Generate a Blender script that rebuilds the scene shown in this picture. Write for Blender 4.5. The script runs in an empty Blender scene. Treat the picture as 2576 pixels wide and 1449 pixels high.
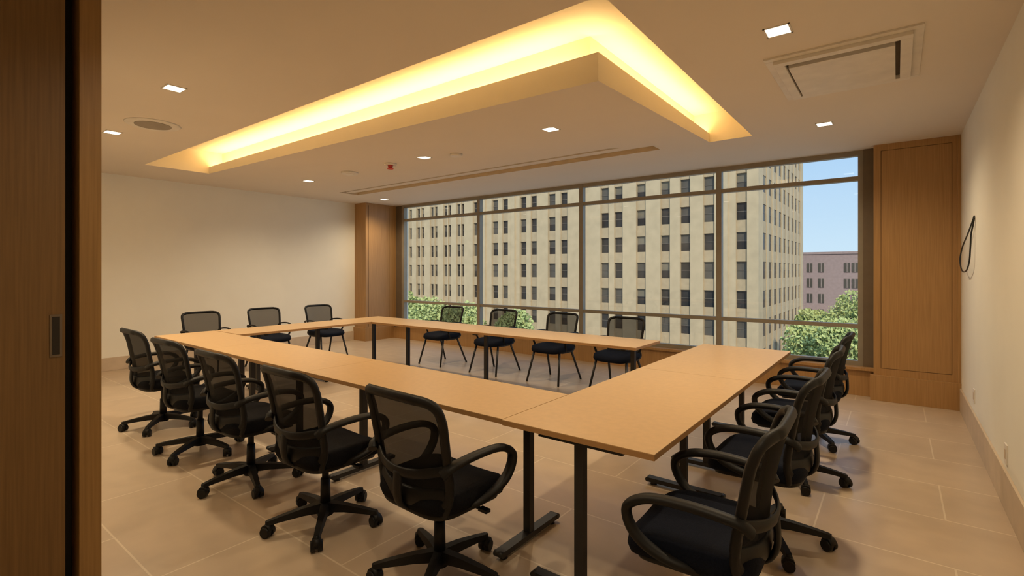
import bpy, math, random
from mathutils import Vector, Matrix
random.seed(7)
H=1.45; F=1262.0; HV=682.0; YAW=math.radians(37.46)
SX,CX=math.sin(YAW),math.cos(YAW)
CE=2.87
def ray(u):
    a=(u-1288)/F
    return CX*a-SX, SX*a+CX
def P(u,v,z):
    t=(H-z)*F/(v-HV); x,y=ray(u); return x*t,y*t
def XatY(u,Y):
    x,y=ray(u); return x/y*Y

# ---------------- materials ----------------
def newmat(name):
    m=bpy.data.materials.new(name); m.use_nodes=True
    return m,m.node_tree.nodes,m.node_tree.links,m.node_tree.nodes['Principled BSDF']
def c4(c): return (c[0],c[1],c[2],1)
def mat_plain(name,col,rough=.5,metal=0,noise=0.06,scale=8,bump=0,spec=None):
    m,n,l,b=newmat(name)
    tc=n.new('ShaderNodeTexCoord'); nz=n.new('ShaderNodeTexNoise'); nz.inputs['Scale'].default_value=scale
    nz.inputs['Detail'].default_value=4
    l.new(tc.outputs['Object'],nz.inputs['Vector'])
    r=n.new('ShaderNodeValToRGB'); r.color_ramp.elements[0].position=.3; r.color_ramp.elements[1].position=.7
    r.color_ramp.elements[0].color=c4([x*(1-noise) for x in col]); r.color_ramp.elements[1].color=c4([min(1,x*(1+noise)) for x in col])
    l.new(nz.outputs['Fac'],r.inputs['Fac']); l.new(r.outputs['Color'],b.inputs['Base Color'])
    b.inputs['Roughness'].default_value=rough; b.inputs['Metallic'].default_value=metal
    if spec is not None: b.inputs['Specular IOR Level'].default_value=spec
    if bump:
        bp=n.new('ShaderNodeBump'); bp.inputs['Strength'].default_value=bump; bp.inputs['Distance'].default_value=.01
        l.new(nz.outputs['Fac'],bp.inputs['Height']); l.new(bp.outputs['Normal'],b.inputs['Normal'])
    return m
def mat_wood(name,c1,c2,rough=.4,axis='Z',sc=1.0):
    m,n,l,b=newmat(name)
    tc=n.new('ShaderNodeTexCoord'); mp=n.new('ShaderNodeMapping')
    s={'Z':(60*sc,60*sc,1.5*sc),'X':(1.5*sc,60*sc,60*sc),'Y':(60*sc,1.5*sc,60*sc)}[axis]
    mp.inputs['Scale'].default_value=s
    l.new(tc.outputs['Object'],mp.inputs['Vector'])
    nz=n.new('ShaderNodeTexNoise'); nz.inputs['Scale'].default_value=1.6; nz.inputs['Detail'].default_value=6
    l.new(mp.outputs['Vector'],nz.inputs['Vector'])
    r=n.new('ShaderNodeValToRGB'); r.color_ramp.elements[0].position=.3; r.color_ramp.elements[1].position=.72
    r.color_ramp.elements[0].color=c4(c1); r.color_ramp.elements[1].color=c4(c2)
    l.new(nz.outputs['Fac'],r.inputs['Fac']); l.new(r.outputs['Color'],b.inputs['Base Color'])
    b.inputs['Roughness'].default_value=rough
    return m
def mat_emit(name,col,s):
    m,n,l,b=newmat(name)
    b.inputs['Base Color'].default_value=c4(col); b.inputs['Emission Color'].default_value=c4(col); b.inputs['Emission Strength'].default_value=s
    return m
def mat_mix_transparent(name,col,fac,rough=.5):
    m,n,l,b=newmat(name)
    b.inputs['Base Color'].default_value=c4(col); b.inputs['Roughness'].default_value=rough
    b.inputs['Specular IOR Level'].default_value=.15
    t=n.new('ShaderNodeBsdfTransparent'); mx=n.new('ShaderNodeMixShader'); mx.inputs[0].default_value=fac
    l.new(b.outputs[0],mx.inputs[1]); l.new(t.outputs[0],mx.inputs[2]); l.new(mx.outputs[0],n['Material Output'].inputs['Surface'])
    return m
def mat_floor():
    m,n,l,b=newmat('floor_tile')
    tc=n.new('ShaderNodeTexCoord'); mp=n.new('ShaderNodeMapping'); mp.inputs['Location'].default_value=(-.228,.35,0)
    l.new(tc.outputs['Object'],mp.inputs['Vector'])
    br=n.new('ShaderNodeTexBrick'); br.offset=0.5; br.inputs['Scale'].default_value=1
    br.inputs['Brick Width'].default_value=1.2; br.inputs['Row Height'].default_value=.6
    br.inputs['Mortar Smooth'].default_value=.2
    br.inputs['Mortar Size'].default_value=.005
    br.inputs['Color1'].default_value=(.60,.465,.33,1); br.inputs['Color2'].default_value=(.575,.44,.31,1); br.inputs['Mortar'].default_value=(.76,.63,.47,1)
    l.new(mp.outputs['Vector'],br.inputs['Vector'])
    nz=n.new('ShaderNodeTexNoise'); nz.inputs['Scale'].default_value=5; nz.inputs['Detail'].default_value=8
    l.new(tc.outputs['Object'],nz.inputs['Vector'])
    mx=n.new('ShaderNodeMix'); mx.data_type='RGBA'; mx.blend_type='MULTIPLY'; mx.inputs['Factor'].default_value=.28
    l.new(br.outputs['Color'],mx.inputs['A']); l.new(nz.outputs['Fac'],mx.inputs['B'])
    l.new(mx.outputs['Result'],b.inputs['Base Color'])
    b.inputs['Roughness'].default_value=.30
    return m
def mat_glass():
    m,n,l,b=newmat('window_glass')
    n.remove(b)
    t=n.new('ShaderNodeBsdfTransparent'); t.inputs[0].default_value=(.97,.975,.97,1)
    g=n.new('ShaderNodeBsdfGlossy'); g.inputs['Roughness'].default_value=.02
    mx=n.new('ShaderNodeMixShader'); mx.inputs[0].default_value=.025
    l.new(t.outputs[0],mx.inputs[1]); l.new(g.outputs[0],mx.inputs[2]); l.new(mx.outputs[0],n['Material Output'].inputs['Surface'])
    return m
M_wall=mat_plain('wall_paint',(.86,.825,.73),.75,noise=.015,scale=3)
M_ceil=mat_plain('ceiling_paint',(.79,.71,.61),.8,noise=.01,scale=2)
M_cove=mat_plain('cove_paint',(.84,.76,.62),.8,noise=.01)
M_floor=mat_floor()
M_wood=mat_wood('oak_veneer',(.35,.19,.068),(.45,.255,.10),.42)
M_wooddoor_dim=mat_wood('door_oak_veneer_dimmed',(.15,.078,.022),(.21,.112,.034),.5)  # same oak as the columns, darkened to paint in dim light
M_jamb_dim=mat_wood('jamb_oak_veneer_dimmed',(.26,.14,.042),(.34,.19,.06),.45)  # same oak again, dim light painted in more weakly than on the door
M_table=mat_plain('maple_laminate',(.65,.43,.215),.33,noise=.04,scale=30)
M_edge=mat_plain('table_edge_band',(.42,.23,.09),.5)
M_leg=mat_plain('table_leg_steel',(.030,.029,.029),.45,metal=.4)
M_black=mat_plain('black_plastic',(.007,.0065,.0065),.5,noise=.1,spec=.3)
M_fabric=mat_plain('black_fabric',(.006,.006,.008),.9,noise=.25,scale=200,bump=.3,spec=.12)
M_navy=mat_plain('navy_fabric',(.004,.006,.014),.85,noise=.25,scale=200,bump=.3,spec=.15)
M_mesh=mat_mix_transparent('chair_mesh_fabric',(.009,.008,.007),.09,.8)
M_meshv=mat_mix_transparent('visitor_mesh_fabric',(.03,.027,.023),.22,.8)
M_frame=mat_plain('window_frame_metal',(.30,.26,.20),.45,metal=.2)
M_framed=mat_plain('dark_bronze_metal',(.16,.12,.08),.5,metal=.2)
M_glass=mat_glass()
M_dark=mat_plain('dark_gap',(.02,.015,.01),.8)
M_gap=mat_plain('vent_shadow_gap',(.12,.09,.06),.8)
M_base=mat_plain('baseboard_stone',(.60,.48,.35),.5)
M_white=mat_plain('white_plastic',(.78,.73,.66),.5)
M_grille=mat_plain('speaker_grille',(.34,.30,.25),.7)
M_red=mat_plain('red_plastic',(.6,.05,.03),.4)
M_lamp=mat_emit('lamp_lens',(1,.88,.66),4)
M_cable=mat_plain('black_cable',(.01,.01,.01),.4)
M_tan=mat_plain('slot_tan_paint',(.66,.54,.38),.7)

# ---------------- mesh builder ----------------
class MB:
    def __init__(s): s.v=[];s.f=[];s.m=[];s.s=[];s.mats=[]
    def mi(s,mat):
        if mat not in s.mats: s.mats.append(mat)
        return s.mats.index(mat)
    def face(s,idx,mat,sm=False): s.f.append(idx);s.m.append(s.mi(mat));s.s.append(sm)
    def quad(s,pts,mat,sm=False):
        b=len(s.v); s.v+= [tuple(p) for p in pts]; s.face(list(range(b,b+len(pts))),mat,sm)
    def box(s,x0,x1,y0,y1,z0,z1,mat,M=None):
        b=len(s.v)
        ps=[Vector(p) for p in [(x0,y0,z0),(x1,y0,z0),(x1,y1,z0),(x0,y1,z0),(x0,y0,z1),(x1,y0,z1),(x1,y1,z1),(x0,y1,z1)]]
        if M: ps=[M@p for p in ps]
        s.v+=[tuple(p) for p in ps]
        for q in [(3,2,1,0),(4,5,6,7),(0,1,5,4),(1,2,6,5),(2,3,7,6),(3,0,4,7)]: s.face([b+i for i in q],mat)
    def rings(s,rs,mat,caps=True,closed=False,sm=True):
        n=len(rs[0]); b=len(s.v)
        for r in rs: s.v+=[tuple(p) for p in r]
        K=len(rs)
        for i in range(K if closed else K-1):
            j=(i+1)%K
            for k in range(n):
                k2=(k+1)%n
                s.face([b+i*n+k,b+i*n+k2,b+j*n+k2,b+j*n+k],mat,sm)
        if caps and not closed:
            s.face([b+k for k in range(n)][::-1],mat); s.face([b+(K-1)*n+k for k in range(n)],mat)
    def cyl(s,p1,p2,r1,r2,mat,seg=16,sm=True):
        p1=Vector(p1);p2=Vector(p2);T=(p2-p1).normalized()
        A=T.orthogonal().normalized();B=T.cross(A)
        rs=[[p+A*r*math.cos(2*math.pi*k/seg)+B*r*math.sin(2*math.pi*k/seg) for k in range(seg)] for p,r in((p1,r1),(p2,r2))]
        s.rings(rs,mat,sm=sm)
    def sweep(s,pts,rx,ry,mat,side=(1,0,0),closed=False,seg=10,sub=6):
        pts=[Vector(p) for p in pts]
        if sub>1: pts=catmull(pts,closed,sub)
        n=len(pts); side=Vector(side); rs=[]
        for i,p in enumerate(pts):
            a=pts[(i-1)%n] if (closed or i>0) else p
            c=pts[(i+1)%n] if (closed or i<n-1) else p
            T=(c-a).normalized(); S=(side-T*side.dot(T))
            S=S.normalized() if S.length>1e-4 else T.orthogonal().normalized()
            N=T.cross(S)
            f=i/(n-1)
            ax=rx(f) if callable(rx) else rx; ay=ry(f) if callable(ry) else ry
            rs.append([p+S*ax*math.cos(2*math.pi*k/seg)+N*ay*math.sin(2*math.pi*k/seg) for k in range(seg)])
        s.rings(rs,mat,closed=closed)
    def pad(s,cx,cy,z0,z1,w,d,mat,n=4.5,seg=40,droop=0.0,round_=.03):
        def ring(sc,z):
            r=[]
            for k in range(seg):
                t=2*math.pi*k/seg; c,si=math.cos(t),math.sin(t)
                x=math.copysign(abs(c)**(2/n),c)*(w/2-sc); y=math.copysign(abs(si)**(2/n),si)*(d/2-sc)
                zz=z-droop*max(0,(y/(d/2)))**3
                zz+= .02*(x/(w/2))**2*(1 if z>(z0+z1)/2 else 0)
                r.append((cx+x,cy+y,zz))
            return r
        R=round_; rs=[ring(w/2*.9,z0),ring(R,z0),ring(R*.3,z0+R*.4),ring(0,(z0+z1)/2),ring(R*.2,z1-R*.5),ring(R*.7,z1-R*.12),ring(R*1.6,z1),ring(w/2*.5,z1+.004),ring(w/2*.9,z1+.004)]
        s.rings(rs,mat)
    def surf(s,fn,nu,nv,mat):
        b=len(s.v)
        for j in range(nv+1):
            for i in range(nu+1): s.v.append(tuple(fn(i/nu,j/nv)))
        for j in range(nv):
            for i in range(nu):
                a=b+j*(nu+1)+i; s.face([a,a+1,a+nu+2,a+nu+1],mat,True)
    def mesh(s,name):
        me=bpy.data.meshes.new(name); me.from_pydata(s.v,[],s.f)
        for m in s.mats: me.materials.append(m)
        me.polygons.foreach_set('material_index',s.m); me.polygons.foreach_set('use_smooth',s.s); me.update(); return me
    def obj(s,name,loc=(0,0,0),rz=0,bevel=0):
        o=bpy.data.objects.new(name,s.mesh(name)); bpy.context.scene.collection.objects.link(o)
        o.location=loc;o.rotation_euler=(0,0,rz)
        if bevel:
            md=o.modifiers.new('bevel','BEVEL'); md.width=bevel; md.segments=2; md.limit_method='ANGLE'
        return o
def catmull(p,closed,sub):
    n=len(p); out=[]
    for i in range(n if closed else n-1):
        if closed: a,b,c,d=p[(i-1)%n],p[i],p[(i+1)%n],p[(i+2)%n]
        else: a,b,c,d=p[max(i-1,0)],p[i],p[i+1],p[min(i+2,n-1)]
        for k in range(sub):
            t=k/sub
            out.append(.5*((2*b)+(c-a)*t+(2*a-5*b+4*c-d)*t*t+(3*b-a-3*c+d)*t**3))
    if not closed: out.append(p[-1])
    return out

# ---------------- room shell ----------------
XL,XR,YW,YN=-9.10,.535,7.25,-1.2
YN2=.70; XD=-3.0; ROOF=3.45
def simple_box(name,*a,mat=M_wall,bevel=0):
    b=MB(); b.box(*a,mat); return b.obj(name,bevel=bevel)
simple_box('floor',XL-.1,XR+.1,YN-.1,YW+.15,-.15,0,mat=M_floor)
simple_box('wall_right',XR,XR+.12,YN-.12,YW+.12,0,ROOF)
simple_box('wall_left',XL-.12,XL,YN2-.12,YW+.12,0,ROOF)
simple_box('wall_near',XD-.1,XR,YN-.12,YN,0,ROOF)
simple_box('wall_near_closet',XL,XD-.14,YN2-.12,YN2,0,ROOF)
simple_box('roof_slab',XL-.12,XR+.12,YN-.12,YW+.3,ROOF,ROOF+.1,mat=M_ceil)
b=MB(); b.box(XL,-8.52,YW,YW+.12,0,ROOF,M_wall); b.box(-.2,XR,YW,YW+.12,0,ROOF,M_wall); b.box(-8.52,-.2,YW,YW+.12,CE,ROOF,M_wall); b.box(-8.52,-.2,YW,YW+.12,0,.33,M_wall)
b.obj('wall_window')
OY0,OY1,OX1,OX0,OXL,OYE=2.33,3.115,-1.20,-1.635,-7.95,5.71
SL=(-8.0,-2.19,5.30,5.70)
holes=[(OXL,OX1,OY0,OY1),(OX0,OX1,OY1,OYE),SL]
xs=sorted({XL,XR,OXL,OX1,OX0,SL[0],SL[1]}); ys=sorted({YN,YW,OY0,OY1,OYE,SL[2],SL[3]})
LIPZ=2.966; DROP=2.765; TOP=3.19
def wedge_w(x,y):
    return max(0,1-(OX0-x)/(OX0-OXL)-(y-OY1)/(OYE-OY1)) if (x<=OX0 and y>=OY1) else 0
def cz(x,y): return CE-(CE-DROP)*wedge_w(x,y)
b=MB()
for i in range(len(xs)-1):
    for j in range(len(ys)-1):
        mx,my=(xs[i]+xs[i+1])/2,(ys[j]+ys[j+1])/2
        if any(h[0]<mx<h[1] and h[2]<my<h[3] for h in holes): continue
        b.quad([(xs[i],ys[j],CE),(xs[i],ys[j+1],CE),(xs[i+1],ys[j+1],CE),(xs[i+1],ys[j],CE)],M_ceil)
b.quad([(OXL,OY1,CE-.001),(OX0,OYE,CE-.001),(OX0,OY1,DROP)],M_ceil)
b.obj('ceiling')
b=MB()
T=.03
b.quad([(OXL,OY1,CE-.001),(OX0,OY1,DROP),(OX0,OY1,LIPZ),(OXL,OY1,LIPZ)],M_cove)
b.quad([(OX0,OY1,DROP),(OX0,OYE,CE-.001),(OX0,OYE,LIPZ),(OX0,OY1,LIPZ)],M_cove)
b.box(OXL,OX0-T,OY1+.002,OY1+T,CE+.002,LIPZ,M_cove)
b.box(OX0-T,OX0-.002,OY1+.002,OYE,CE+.002,LIPZ,M_cove)
BY,BX=3.30,-1.80
b.quad([(OXL,OY0,TOP),(OX1,OY0,TOP),(OX1,BY,TOP),(OXL,BY,TOP)],M_cove)
b.quad([(BX,BY,TOP),(OX1,BY,TOP),(OX1,OYE,TOP),(BX,OYE,TOP)],M_cove)
b.quad([(OXL,OY0,CE),(OX1,OY0,CE),(OX1,OY0,TOP),(OXL,OY0,TOP)],M_cove)
b.quad([(OX1,OY0,CE),(OX1,OYE,CE),(OX1,OYE,TOP),(OX1,OY0,TOP)],M_cove)
b.quad([(OXL,OY0,CE),(OXL,BY,CE),(OXL,BY,TOP),(OXL,OY0,TOP)],M_cove)
b.quad([(BX,OYE,CE),(OX1,OYE,CE),(OX1,OYE,TOP),(BX,OYE,TOP)],M_cove)
b.quad([(OXL,BY,CE),(BX,BY,CE),(BX,BY,TOP),(OXL,BY,TOP)],M_cove)
b.quad([(BX,BY,CE),(BX,OYE,CE),(BX,OYE,TOP),(BX,BY,TOP)],M_cove)
b.obj('trim_cove_recess')
b=MB(); z1=CE+.05
b.quad([(SL[0],SL[2],z1),(SL[1],SL[2],z1),(SL[1],SL[3],z1),(SL[0],SL[3],z1)],M_tan)
for q in [((SL[0],SL[2]),(SL[1],SL[2])),((SL[1],SL[2]),(SL[1],SL[3])),((SL[1],SL[3]),(SL[0],SL[3])),((SL[0],SL[3]),(SL[0],SL[2]))]:
    b.quad([(*q[0],CE),(*q[1],CE),(*q[1],z1),(*q[0],z1)],M_tan)
b.box(SL[0]+.05,SL[1]-.05,5.40,5.415,z1-.008,z1-.001,M_gap)
b.box(SL[0]+.02,SL[1]-.02,5.43,5.56,z1-.03,z1-.001,M_ceil)
b.obj('trim_slot_diffuser')
simple_box('baseboard_right',XR-.015,XR,YN,6.94,0,.235,mat=M_base,bevel=.003)
simple_box('baseboard_left',XL,XL+.015,YN2,6.38,0,.19,mat=M_base,bevel=.003)
simple_box('baseboard_near',XD,XR-.015,YN,YN+.015,0,.19,mat=M_base,bevel=.003)

def groove_rect_y(b,x0,x1,z0,z1,y,w=.008):
    for a in [(x0,x0+w,z0,z1),(x1-w,x1,z0,z1),(x0,x1,z0,z0+w),(x0,x1,z1-w,z1)]:
        b.box(a[0],a[1],y-.002,y+.002,a[2],a[3],M_edge2)
M_edge2=mat_plain('veneer_groove',(.12,.06,.02),.7)
b=MB(); b.box(-.205,XR,6.98,YW,0,CE,M_wood); b.box(-.235,XR,6.945,YW,0,.27,M_wood); b.box(-.235,XR,6.945,6.982,.27,.285,M_wood)
b.box(XR-.03,XR,6.965,7.0,.285,CE,M_wood)
groove_rect_y(b,-.14,XR-.07,.36,2.80,6.98,.006); b.obj('trim_wood_column_right',bevel=.002)
b=MB(); b.box(XL,-8.72,6.40,YW,0,CE,M_wood); b.box(XL,-8.69,6.37,YW-.15,0,.27,M_wood)
b.box(-8.722,-8.717,6.47,6.478,.3,CE-.05,M_edge2);b.box(-8.722,-8.717,7.0,7.008,.3,CE-.05,M_edge2)
b.obj('trim_wood_column_left',bevel=.002)
b=MB(); b.box(-8.72,-.2,7.10,YW,0,.30,M_wood); b.box(-8.72,-.2,7.06,YW,.30,.335,M_wood); b.obj('trim_window_sill',bevel=.002)
b=MB(); y0,y1=7.17,7.26; zb,zt=.335,CE-.002
mx=[-8.47,-6.30,-4.08,-1.93]
for i,x in enumerate(mx): b.box(x-.035,x+.035,y0,y1,zb,zt,M_frame)
b.box(-8.72,-8.50,7.2,YW,zb,zt,M_framed); b.box(-.36,-.31,y0,y1,zb,zt,M_frame); b.box(-.31,-.205,7.14,YW,zb,zt,M_framed)
for z,w in ((2.84,.03),(2.545,.026),(.80,.024),(.36,.03)): b.box(-8.5,-.31,y0+.005,y1-.005,z-w,z+w,M_frame)
b.box(-8.5,-.33,7.224,7.228,zb,zt,M_glass)
b.obj('window_1')

b=MB(); b.box(XD-.045,XD,YN,.575,0.01,CE,M_wooddoor_dim)
b.box(XD-.002,XD+.004,.522,.564,1.065,1.255,M_framed); b.box(XD+.001,XD+.0055,.530,.556,1.075,1.245,M_dark)
b.obj('door_1')
b=MB(); b.box(XD-.14,XD-.10,YN,.66,0,CE,M_dark); b.box(XD-.14,XD+.03,.618,.70,0,CE,M_jamb_dim); b.box(XD-.14,XD+.01,YN-.0,.62,CE-.0,ROOF,M_ceil)  # first box: dark board painting in the shade of the door gap
b.obj('trim_door_jamb',bevel=.003)

# ---------------- lights ----------------
def add_light(name,kind,loc,energy,color,rot=(0,0,0),**kw):
    L=bpy.data.lights.new(name,kind); L.energy=energy; L.color=color
    for k,v in kw.items(): setattr(L,k,v)
    o=bpy.data.objects.new(name,L); o.location=loc; o.rotation_euler=rot; bpy.context.scene.collection.objects.link(o); return o
WARM=(1,.80,.53)
def downlight(x,y,on=112):
    z=cz(x,y)
    b=MB(); s=.07
    for a in [(-s,s,-s,-s+.01),(-s,s,s-.01,s),(-s,-s+.01,-s,s),(s-.01,s,-s,s)]: b.box(*a,-.004,.003,M_white)
    b.box(-s+.01,s-.01,-s+.01,s-.01,-.003,.002,M_lamp)
    o=b.obj('downlight',(x,y,z))
    l=add_light('downlight_spot','SPOT',(0,0,-.02),on,WARM,spot_size=math.radians(150),spot_blend=1.0,shadow_soft_size=.06)
    l.parent=o
lamps=[(1957,77),(438,222),(283,333),(1385,325),(1067,396),(776,455),(967,502),(2074,312)]
for i,(u,v) in enumerate(lamps):
    x,y=P(u,v,CE)
    if wedge_w(x,y)>0:
        for _ in range(6): x,y=P(u,v,cz(x,y))
    downlight(x,y,165 if i in(2,5) else 112)
for x,y in [(-.3,.7),(-1.9,1.0)]: downlight(x,y,60)  # extra lamps added out of view to raise the room light
YEL=(1,.68,.29)
add_light('cove_led_strip','AREA',((OXL+BX)/2,3.22,2.90),36,YEL,(math.pi,0,0),shape='RECTANGLE',size=BX-OXL-.1,size_y=.10)
add_light('cove_led_strip','AREA',(-1.72,(3.2+OYE)/2,2.90),13,YEL,(math.pi,0,0),shape='RECTANGLE',size=.10,size_y=OYE-3.25)
p=add_light('window_portal','AREA',(-4.4,7.3,1.6),1,(1,1,1),(math.radians(-90),0,0),shape='RECTANGLE',size=8.2,size_y=2.6)
p.data.cycles.is_portal=True
sun=add_light('sun','SUN',(0,-30,60),3.1,(1,.90,.74)); sun.data.angle=.01
d=Vector((-.52,.66,-.62)); sun.rotation_euler=d.to_track_quat('-Z','Y').to_euler()
w=bpy.data.worlds.new('world'); bpy.context.scene.world=w; w.use_nodes=True
n=w.node_tree.nodes; l=w.node_tree.links; bg=n['Background']
tc=n.new('ShaderNodeTexCoord'); sp=n.new('ShaderNodeSeparateXYZ'); l.new(tc.outputs['Generated'],sp.inputs[0])
r=n.new('ShaderNodeValToRGB'); r.color_ramp.elements[0].position=0; r.color_ramp.elements[0].color=(.50,.65,.76,1)
r.color_ramp.elements[1].position=.30; r.color_ramp.elements[1].color=(.25,.45,.72,1)
l.new(sp.outputs['Z'],r.inputs['Fac']); l.new(r.outputs['Color'],bg.inputs['Color']); bg.inputs['Strength'].default_value=1.4

# ---------------- ceiling fixtures ----------------
def disc(name,u,v,r,h,mat,mat2=None,r2=0):
    x,y=P(u,v,CE); z=cz(x,y); b=MB(); b.cyl((0,0,0),(0,0,-h),r,r*.94,mat,seg=32)
    if mat2: b.cyl((0,0,-h),(0,0,-h-.004),r2,r2,mat2,seg=32)
    return b.obj(name,(x,y,z))
disc('ceiling_speaker',385,313,.23,.010,M_white,M_grille,.15)
disc('smoke_detector',1148,385,.075,.03,M_white)
disc('ceiling_detector',880,434,.12,.025,M_white,M_white,.06)
x,y=P(982,412,CE); b=MB(); b.cyl((0,0,0),(0,0,-.02),.085,.075,M_white,seg=24); b.cyl((0,0,-.02),(0,0,-.06),.035,.025,M_red); b.cyl((0,0,-.06),(0,0,-.07),.045,.04,M_red)
b.obj('fire_sprinkler',(x,y,cz(x,y)))
b=MB()
def ring(b,x0,x1,y0,y1,w,z0,z1,mat):
    b.box(x0,x1,y0,y0+w,z0,z1,mat);b.box(x0,x1,y1-w,y1,z0,z1,mat);b.box(x0,x0+w,y0+w,y1-w,z0,z1,mat);b.box(x1-w,x1,y0+w,y1-w,z0,z1,mat)
ring(b,-.71,.13,3.70,4.67,.05,CE-.012,CE+.001,M_white)
ring(b,-.66,.08,3.75,4.62,.06,CE-.035,CE-.004,M_white)
b.box(-.62,.04,3.79,4.58,CE-.006,CE-.002,M_gap)
b.box(-.585,-.005,3.87,4.55,CE-.038,CE-.006,M_white)
b.obj('ceiling_air_conditioner_vent',bevel=.003)

for Y,z in ((5.85,.376),(4.265,.335)):
    b=MB(); b.box(XR-.008,XR,Y-.04,Y+.04,z-.06,z+.06,M_white); b.box(XR-.010,XR-.007,Y-.018,Y+.018,z-.03,z+.03,M_base); b.obj('wall_outlet',bevel=.002)
b=MB()
def wp(u,v,X):
    x,y=ray(u); t=X/x; return (X,y*t,H-(v-HV)*t/F)
b.sweep([wp(2451,543,.53),wp(2446,558,.515),wp(2434,590,.50),wp(2421,622,.49),wp(2415,655,.485),wp(2420,680,.485),wp(2430,682,.495),wp(2438,660,.50),wp(2441,625,.505),wp(2443,590,.51),wp(2448,565,.52),wp(2451,548,.53)],.006,.006,M_cable)
b.obj('hanging_cable')

# ---------------- tables ----------------
def table(x0,x1,y0,y1,legs,axis,yoff0=0,yoff1=0):
    b=MB(); zt=.74
    g=.0015; c=.021
    def prism(z0,z1,mat,ins):
        a=[(x0+g+ins,y0+yoff0+g+ins),(x1-g-ins,y0+yoff1+g+ins),(x1-g-ins,y1+yoff1-g-ins),(x0+g+ins,y1+yoff0-g-ins)]
        b.rings([[(*p,z0) for p in a],[(*p,z1) for p in a]],mat,sm=False)
    prism(.715,.738,M_edge,0); prism(.738,.741,M_table,0)
    for L in legs:
        if axis=='X':
            lx=L; ly=(y0+y1)/2+.025+yoff0+(yoff1-yoff0)*(L-x0)/(x1-x0); dx,dy=0,(y1-y0)/2-.05
        else:
            lx=(x0+x1)/2+.01; ly=L; dx,dy=min((x1-x0)/2-.05,.24),0
        b.box(lx-c,lx+c,ly-c,ly+c,.04,.69,M_leg)
        if axis=='X':
            b.box(lx-.026,lx+.026,ly-dy,ly+dy,.018,.046,M_leg); b.box(lx-.025,lx+.025,ly-dy+.03,ly+dy-.03,.685,.715,M_leg)
            for s in(-1,1): b.cyl((lx,ly+s*(dy-.035),0),(lx,ly+s*(dy-.035),.02),.022,.018,M_leg); b.cyl((lx-.028,ly+s*dy,.032),(lx+.028,ly+s*dy,.032),.015,.015,M_leg)
        else:
            b.box(lx-dx,lx+dx,ly-.026,ly+.026,.018,.046,M_leg); b.box(lx-dx+.03,lx+dx-.03,ly-.025,ly+.025,.685,.715,M_leg)
            for s in(-1,1): b.cyl((lx+s*(dx-.035),ly,0),(lx+s*(dx-.035),ly,.02),.022,.018,M_leg); b.cyl((lx+s*dx,ly-.028,.032),(lx+s*dx,ly+.028,.032),.015,.015,M_leg)
    if axis=='X': b.box(x0+.2,x1-.2,(y0+y1)/2-.02,(y0+y1)/2+.02,.69,.715,M_leg)
    else: b.box((x0+x1)/2-.02,(x0+x1)/2+.02,y0+.2,y1-.2,.69,.715,M_leg)
    b.obj('conference_table')
def yo(x): return .10*(-1.5-x)/4.95
table(-1.495,-.74,1.87,3.50,[1.945,3.3],'Y')
table(-1.495,-.74,3.50,5.02,[3.8,4.85],'Y')
for x0,x1,lg in [(-3.3,-1.497,[-1.58,-3.08]),(-5.0,-3.3,[-3.98,-4.85]),(-6.46,-5.0,[-5.08,-6.2])]:
    table(x0,x1,1.88,2.49,lg,'X',yo(x0),yo(x1))
table(-6.46,-5.83,2.60,4.37,[2.95,3.74],'Y')
table(-6.46,-5.15,4.37,4.98,[-6.2,-5.44],'X')
table(-5.15,-1.91,4.37,4.98,[-4.0,-2.08],'X')

# ---------------- chairs ----------------
def back_pt(s,v,z0=.440,hh=.478,w0=.232,w1=.254,yb=-.215):
    wv=w0+(w1-w0)*v
    return Vector((s*wv, yb-.080*v**1.2+.065*s*s+.012*math.sin(math.pi*v), z0+hh*v-.014*s*s*v))
def back(b,n=8,mat=None,fw=(.018,.023),**k):
    loop=[]
    for i in range(48):
        t=2*math.pi*(i+.5)/48; c,si=math.cos(t),math.sin(t)
        s=math.copysign(abs(c)**(2/n),c); v=.5+.5*math.copysign(abs(si)**(2/n),si)
        loop.append(back_pt(s,v,**k))
    b.sweep(loop,fw[0],fw[1],M_black,side=(0,1,0),closed=True,sub=2,seg=8)
    def fn(a,c):
        s=(a*2-1)*.965; v=.02+.96*c
        return back_pt(s,v,**k)+Vector((0,0.004,0))
    b.surf(fn,12,14,mat or M_mesh)
def star(b,rot):
    b.cyl((0,0,.055),(0,0,.125),.045,.034,M_black,seg=20)
    for i in range(5):
        a=rot+i*2*math.pi/5; c,s=math.cos(a),math.sin(a)
        D=Vector((c,s,0)); N=Vector((-s,c,0)); rs=[]
        for r,z,hw,ht in((.02,.10,.028,.026),(.12,.098,.024,.020),(.24,.085,.020,.014),(.305,.075,.017,.011)):
            p=D*r+Vector((0,0,z))
            rs.append([p+N*hw-Vector((0,0,ht)),p-N*hw-Vector((0,0,ht)),p-N*hw*.75+Vector((0,0,ht)),p+N*hw*.75+Vector((0,0,ht))])
        b.rings(rs,M_black,sm=False)
        q=D*.30; ca=a+.9+i; W=Vector((math.cos(ca),math.sin(ca),0))
        b.cyl(q+Vector((0,0,.035)),q+Vector((0,0,.085)),.013,.013,M_black,seg=10)
        for sg in(-1,1):
            b.cyl(q+W*sg*.006+Vector((0,0,.030)),q+W*sg*.030+Vector((0,0,.030)),.030,.027,M_black,seg=18)
        b.cyl(q-W*.022+Vector((0,0,.042)),q+W*.022+Vector((0,0,.042)),.028,.028,M_black,seg=14)
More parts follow.
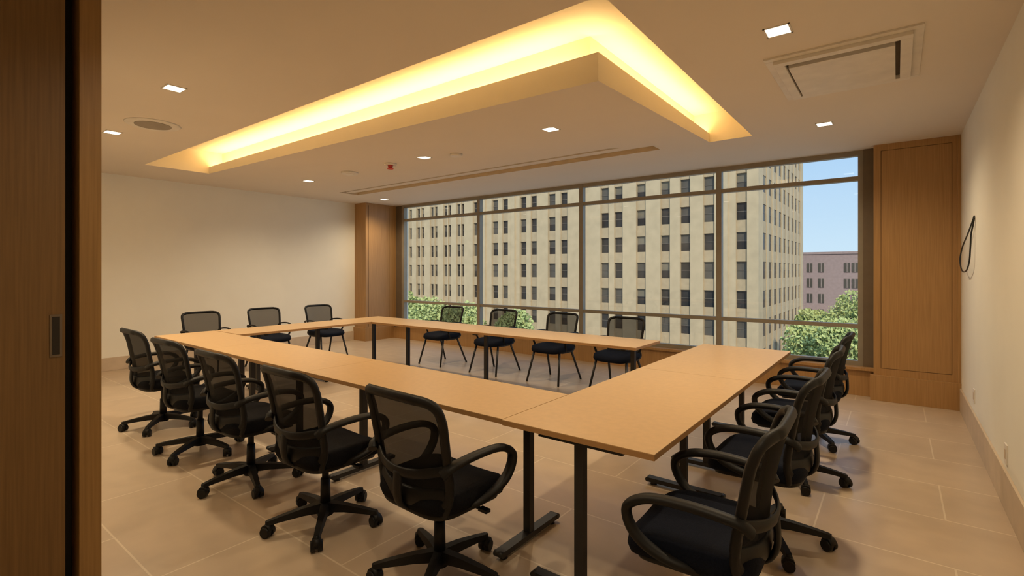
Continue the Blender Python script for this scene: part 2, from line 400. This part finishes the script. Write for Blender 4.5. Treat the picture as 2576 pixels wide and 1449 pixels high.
def arm_loop(b,sg):
    pts=[(.246,-.205,.60),(.268,-.165,.632),(.278,-.02,.648),(.278,.12,.64),(.278,.200,.600),(.276,.205,.545),(.272,.165,.485),(.259,.09,.44),(.235,.0,.415),(.18,-.03,.40)]
    b.sweep([(x*sg,y,z) for x,y,z in pts],.027,.018,M_black,side=(1,0,0),seg=10)
def swivel_chair(rot,fab):
    b=MB(); star(b,rot)
    b.cyl((0,0,.12),(0,0,.26),.029,.026,M_black); b.cyl((0,0,.25),(0,0,.38),.019,.019,M_black)
    b.box(-.09,.09,-.13,.11,.365,.405,M_black); b.cyl((.08,.02,.385),(.25,.04,.375),.008,.008,M_black,seg=8); b.box(.23,.28,.025,.055,.368,.382,M_black)
    b.pad(0,.02,.395,.478,.50,.48,fab,droop=.035)
    b.pad(0,.01,.380,.405,.46,.43,M_black,droop=.025,round_=.01)
    back(b)
    b.sweep([back_pt(-.97,.10),back_pt(-.5,.06),back_pt(0,.05),back_pt(.5,.06),back_pt(.97,.10)],.013,.045,M_black,side=(0,1,0),seg=8)
    b.sweep([back_pt(-.97,.36)+Vector((0,-.012,0)),back_pt(-.5,.30)+Vector((0,-.02,0)),back_pt(0,.28)+Vector((0,-.022,0)),back_pt(.5,.30)+Vector((0,-.02,0)),back_pt(.97,.36)+Vector((0,-.012,0))],.008,.022,M_black,side=(0,1,0),seg=8)
    for sg in(-1,1):
        b.sweep([back_pt(sg*.98,.30),back_pt(sg*1.0,.12)+Vector((0,.0,-.01)),(sg*.20,-.15,.40),(sg*.15,-.06,.385),(sg*.08,0,.380)],.022,.017,M_black,side=(1,0,0),seg=8)
        arm_loop(b,sg)
    b.sweep([back_pt(0,.28)+Vector((0,-.02,0)),(0,-.245,.46),(0,-.20,.40),(0,-.08,.385)],.03,.012,M_black,side=(1,0,0),seg=8)
    return b.mesh('office_chair')
def visitor_chair():
    b=MB()
    b.pad(0,.02,.400,.468,.48,.46,M_navy,droop=.025)
    b.pad(0,.02,.392,.415,.45,.43,M_black,round_=.01)
    k=dict(z0=.47,hh=.405,w0=.215,w1=.240,yb=-.215); back(b,n=10,mat=M_meshv,fw=(.014,.016),**k)
    for sg in(-1,1):
        b.sweep([back_pt(sg*.98,.05,**k),(sg*.205,-.19,.43),(sg*.20,-.1,.395),(sg*.195,.1,.395)],.014,.014,M_leg,side=(1,0,0),seg=8)
        b.cyl((sg*.195,.16,.41),(sg*.245,.27,.0),.015,.013,M_leg,seg=10)
        b.cyl((sg*.195,-.12,.41),(sg*.245,-.29,.0),.015,.013,M_leg,seg=10)
        pts=[(.228,-.225,.60),(.250,-.19,.63),(.257,-.04,.645),(.257,.08,.635),(.252,.125,.59),(.245,.10,.50),(.225,.06,.42),(.19,.05,.40)]
        b.sweep([(x*sg,y,z) for x,y,z in pts],.016,.011,M_black,side=(1,0,0),seg=8)
    b.cyl((-.195,.14,.402),(.195,.14,.402),.011,.011,M_leg,seg=8); b.cyl((-.195,-.12,.402),(.195,-.12,.402),.011,.011,M_leg,seg=8)
    return b.mesh('visitor_chair')
SM=[swivel_chair(r,M_fabric) for r in (.25,.55,.95)]
SN=[swivel_chair(r,M_navy) for r in (.95,1.2)]
VM=visitor_chair()
def put(me,name,x,y,rz):
    o=bpy.data.objects.new(name,me); o.location=(x,y,0); o.rotation_euler=(0,0,rz); bpy.context.scene.collection.objects.link(o)
for i,(x,y,r) in enumerate([(-1.73,1.69,-.05),(-2.61,1.64,.0),(-3.53,1.65,.0),(-4.45,1.68,.03),(-5.44,1.74,.0)]): put(SM[i%3],'office_chair',x,y,r)
for i,(x,y,r) in enumerate([(-.585,2.0,0.03),(-.57,3.0,-.03),(-.57,4.02,.03),(-.57,5.0,0)]): put(SN[i%2],'office_chair',x,y,math.pi/2+r)
for x,y in [(-7.5,2.92),(-7.55,3.82),(-7.5,4.72)]: put(VM,'visitor_chair',x,y,-math.pi/2+random.uniform(-.05,.05))
for x,y in [(-5.69,5.62),(-4.61,5.60),(-3.61,5.62),(-2.65,5.54)]: put(VM,'visitor_chair',x,y,math.pi+random.uniform(-.04,.04))

# ---------------- exterior ----------------
M_stone=mat_plain('limestone',(.52,.40,.245),.85,noise=.08,scale=.8)
M_stone2=mat_plain('limestone_spandrel',(.45,.34,.205),.85,noise=.08,scale=1.5)
M_pane=mat_plain('office_pane',(.040,.036,.033),.3,noise=.4,scale=.4,spec=.2)
M_pane2=mat_plain('office_pane_blind',(.10,.09,.075),.4,noise=.2,scale=.4,spec=.2)
M_pane3=mat_plain('office_pane_shade',(.19,.165,.12),.5,noise=.2,scale=.4,spec=.2)
M_sash=mat_plain('office_sash',(.12,.10,.08),.6)
D=65.0; GZ=-14.0; ROOFZ=30.0; zc0=1.55; FS=3.585; WH=1.06
xc=XatY(1908,D)
b=MB()
wins=[(1865,14),(1783,14),(1723,13),(1673,12),(1612,12),(1555,11),(1520,10),(1418,9),(1387,9),(1342,8),(1315,8),(1270,7.5),(1244,7.5),(1195,6),(1163,4.5),(1152,4.5),(1130,4.3),(1119,4.3),(1096,4.2),(1085,4.2),(1062,4.2),(1051,4.2)]
iv=sorted([(XatY(u-w,D),XatY(u+w,D)) for u,w in wins])
xx=iv[0][0]-1.2
while xx>-125:
    iv.append((xx-1.0,xx)); iv.append((xx-2.4,xx-1.4)); xx-=4.4
iv.sort()
rows=[zc0+FS*k for k in range(-4,8)]
def facade(b,ivs,a0,a1,place,k=1.0):
    prev=a0
    for i,(s,e) in enumerate(ivs):
        gap=s-prev
        place(prev,s,0 if (gap>1.0 or k<1) else .12,.8,GZ,ROOFZ,M_stone)
        if gap>2.2:
            c=(prev+s)/2; place(c-.35,c+.35,-.25,0,GZ,ROOFZ,M_stone)
        zprev=GZ
        for z in rows:
            place(s,e,.28*k,.8,zprev,z-WH,M_stone2)
            q=random.random(); lo=M_pane if q<.75 else M_pane2; hi=lo if random.random()<.65 else (M_pane2 if random.random()<.6 else M_pane3)
            place(s,e,.55*k,.62*k+.05,z-WH,z,lo); place(s,e,.55*k,.62*k+.05,z,z+WH,hi)
            if e-s>.8: place(s,e,.50*k,.56*k,z-.05,z+.05,M_sash)
            zprev=z+WH
        place(s,e,.28*k,.8,zprev,ROOFZ,M_stone2)
        prev=e
    place(prev,a1,0,.8,GZ,ROOFZ,M_stone)
facade(b,iv,-130,xc,lambda u0,u1,d0,d1,z0,z1,m:b.box(u0,u1,D+d0,D+d1,z0,z1,m))
YE=D*1.55
sv=[]; yy=D+2.6
while yy<YE-2: sv.append((yy,yy+2.3)); yy+=3.5
facade(b,sv,D+.8,YE,lambda u0,u1,d0,d1,z0,z1,m:b.box(xc-d1,xc-d0,u0,u1,z0,z1,m),.3)
b.box(-130,xc-.8,D+.8,YE,GZ,ROOFZ-.5,M_pane)
b.box(-130.3,xc+.3,D-.3,D+.8,GZ,-11.8,M_stone)
b.obj('office_building')
M_brick=mat_plain('mauve_brick',(.38,.28,.26),.9,noise=.08,scale=2)
M_brick2=mat_plain('tan_brick',(.46,.36,.32),.9,noise=.08,scale=2)
b=MB(); b.box(-30,-6.5,130,150,GZ,5.4,M_brick); b.box(-6.5,14,133,150,GZ,5.2,M_brick2); b.box(-30,14.2,129.8,130.2,5.2,5.7,M_brick)
for k in range(-3,1):
    for x in (-16,-13.8,-9.0,-7.6,-4.5,-2.8,-.6,1.2,3.5,6,8.5,11):
        y=130 if x<-6.5 else 133
        b.box(x,x+1.1,y-.1,y+.1,1.2+3.4*k,3.2+3.4*k,M_pane2)
        b.box(x+.5,x+.6,y-.14,y,1.2+3.4*k,3.2+3.4*k,M_brick2)
for k in range(-3,1): b.box(-4.8,-1.2,131.8,133,.5+3.4*k,.75+3.4*k,M_brick)
b.obj('apartment_building')
M_asph=mat_plain('bounce_pavement',(.42,.39,.35),.9,scale=1)  # albedo raised so the ground bounces more daylight onto the ceiling
b=MB(); b.box(-200,120,9,260,GZ-.3,GZ,M_asph); b.box(-130,xc+3,58,65,GZ,GZ+.15,M_stone); b.obj('street_ground')
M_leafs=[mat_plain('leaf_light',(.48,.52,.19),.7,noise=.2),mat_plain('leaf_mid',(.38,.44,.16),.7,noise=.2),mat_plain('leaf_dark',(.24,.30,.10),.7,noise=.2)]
M_bark=mat_plain('bark',(.12,.09,.06),.9)
def tree(u,v,R,t,name='street_tree'):
    x,y=ray(u); cx,cy=x*t,y*t; cz_=H-(v-HV)*t/F
    b=MB(); blobs=[(Vector((0,0,0)),R*.75)]
    for i in range(9):
        d=Vector((random.gauss(0,1),random.gauss(0,1),random.gauss(0,.7))).normalized(); blobs.append((d*R*.55,R*random.uniform(.35,.55)))
    for c,r in blobs:
        n=int(900*(r/R)**2)+150
        for _ in range(n):
            d=Vector((random.gauss(0,1),random.gauss(0,1),random.gauss(0,1))).normalized(); p=c+d*r*random.uniform(.75,1.08)
            s=random.uniform(.12,.24)
            A=Vector((random.gauss(0,1),random.gauss(0,1),random.gauss(0,1))).normalized(); B=A.orthogonal().normalized()
            mt=M_leafs[0] if d.z>.2 and random.random()<.7 else M_leafs[random.choice((0,1,1,2))]  # upper leaves mostly take the light tone, painting in sun from above
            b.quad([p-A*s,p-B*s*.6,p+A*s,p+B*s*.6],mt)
    zb=GZ-cz_
    b.cyl((0,0,zb),(0,0,0),.25,.12,M_bark,seg=10)
    for i in range(5):
        a=i*1.3; b.cyl((0,0,-R*.9),(math.cos(a)*R*.6,math.sin(a)*R*.6,R*.2),.09,.03,M_bark,seg=8)
    b.obj(name,(cx,cy,cz_))
for a in [(2062,870,3.0,45),(2140,800,3.0,56),(2120,880,2.6,42),(2040,815,2.2,62),(2230,850,3.4,50),(1080,800,2.8,52),(1160,820,2.5,50),(1020,790,2.6,58),(1300,822,2.2,48)]: tree(*a)

# ---------------- camera ----------------
cam=bpy.data.cameras.new('camera'); co=bpy.data.objects.new('camera',cam); bpy.context.scene.collection.objects.link(co)
co.location=(0,0,H); co.rotation_euler=(math.radians(90),0,YAW)
cam.sensor_width=36; cam.lens=F/2576*36; cam.shift_y=-42.5/2576; cam.clip_end=1000; cam.clip_start=.05
bpy.context.scene.camera=co
vs=bpy.context.scene.view_settings
vs.view_transform='Standard'; vs.look='None'; vs.exposure=0
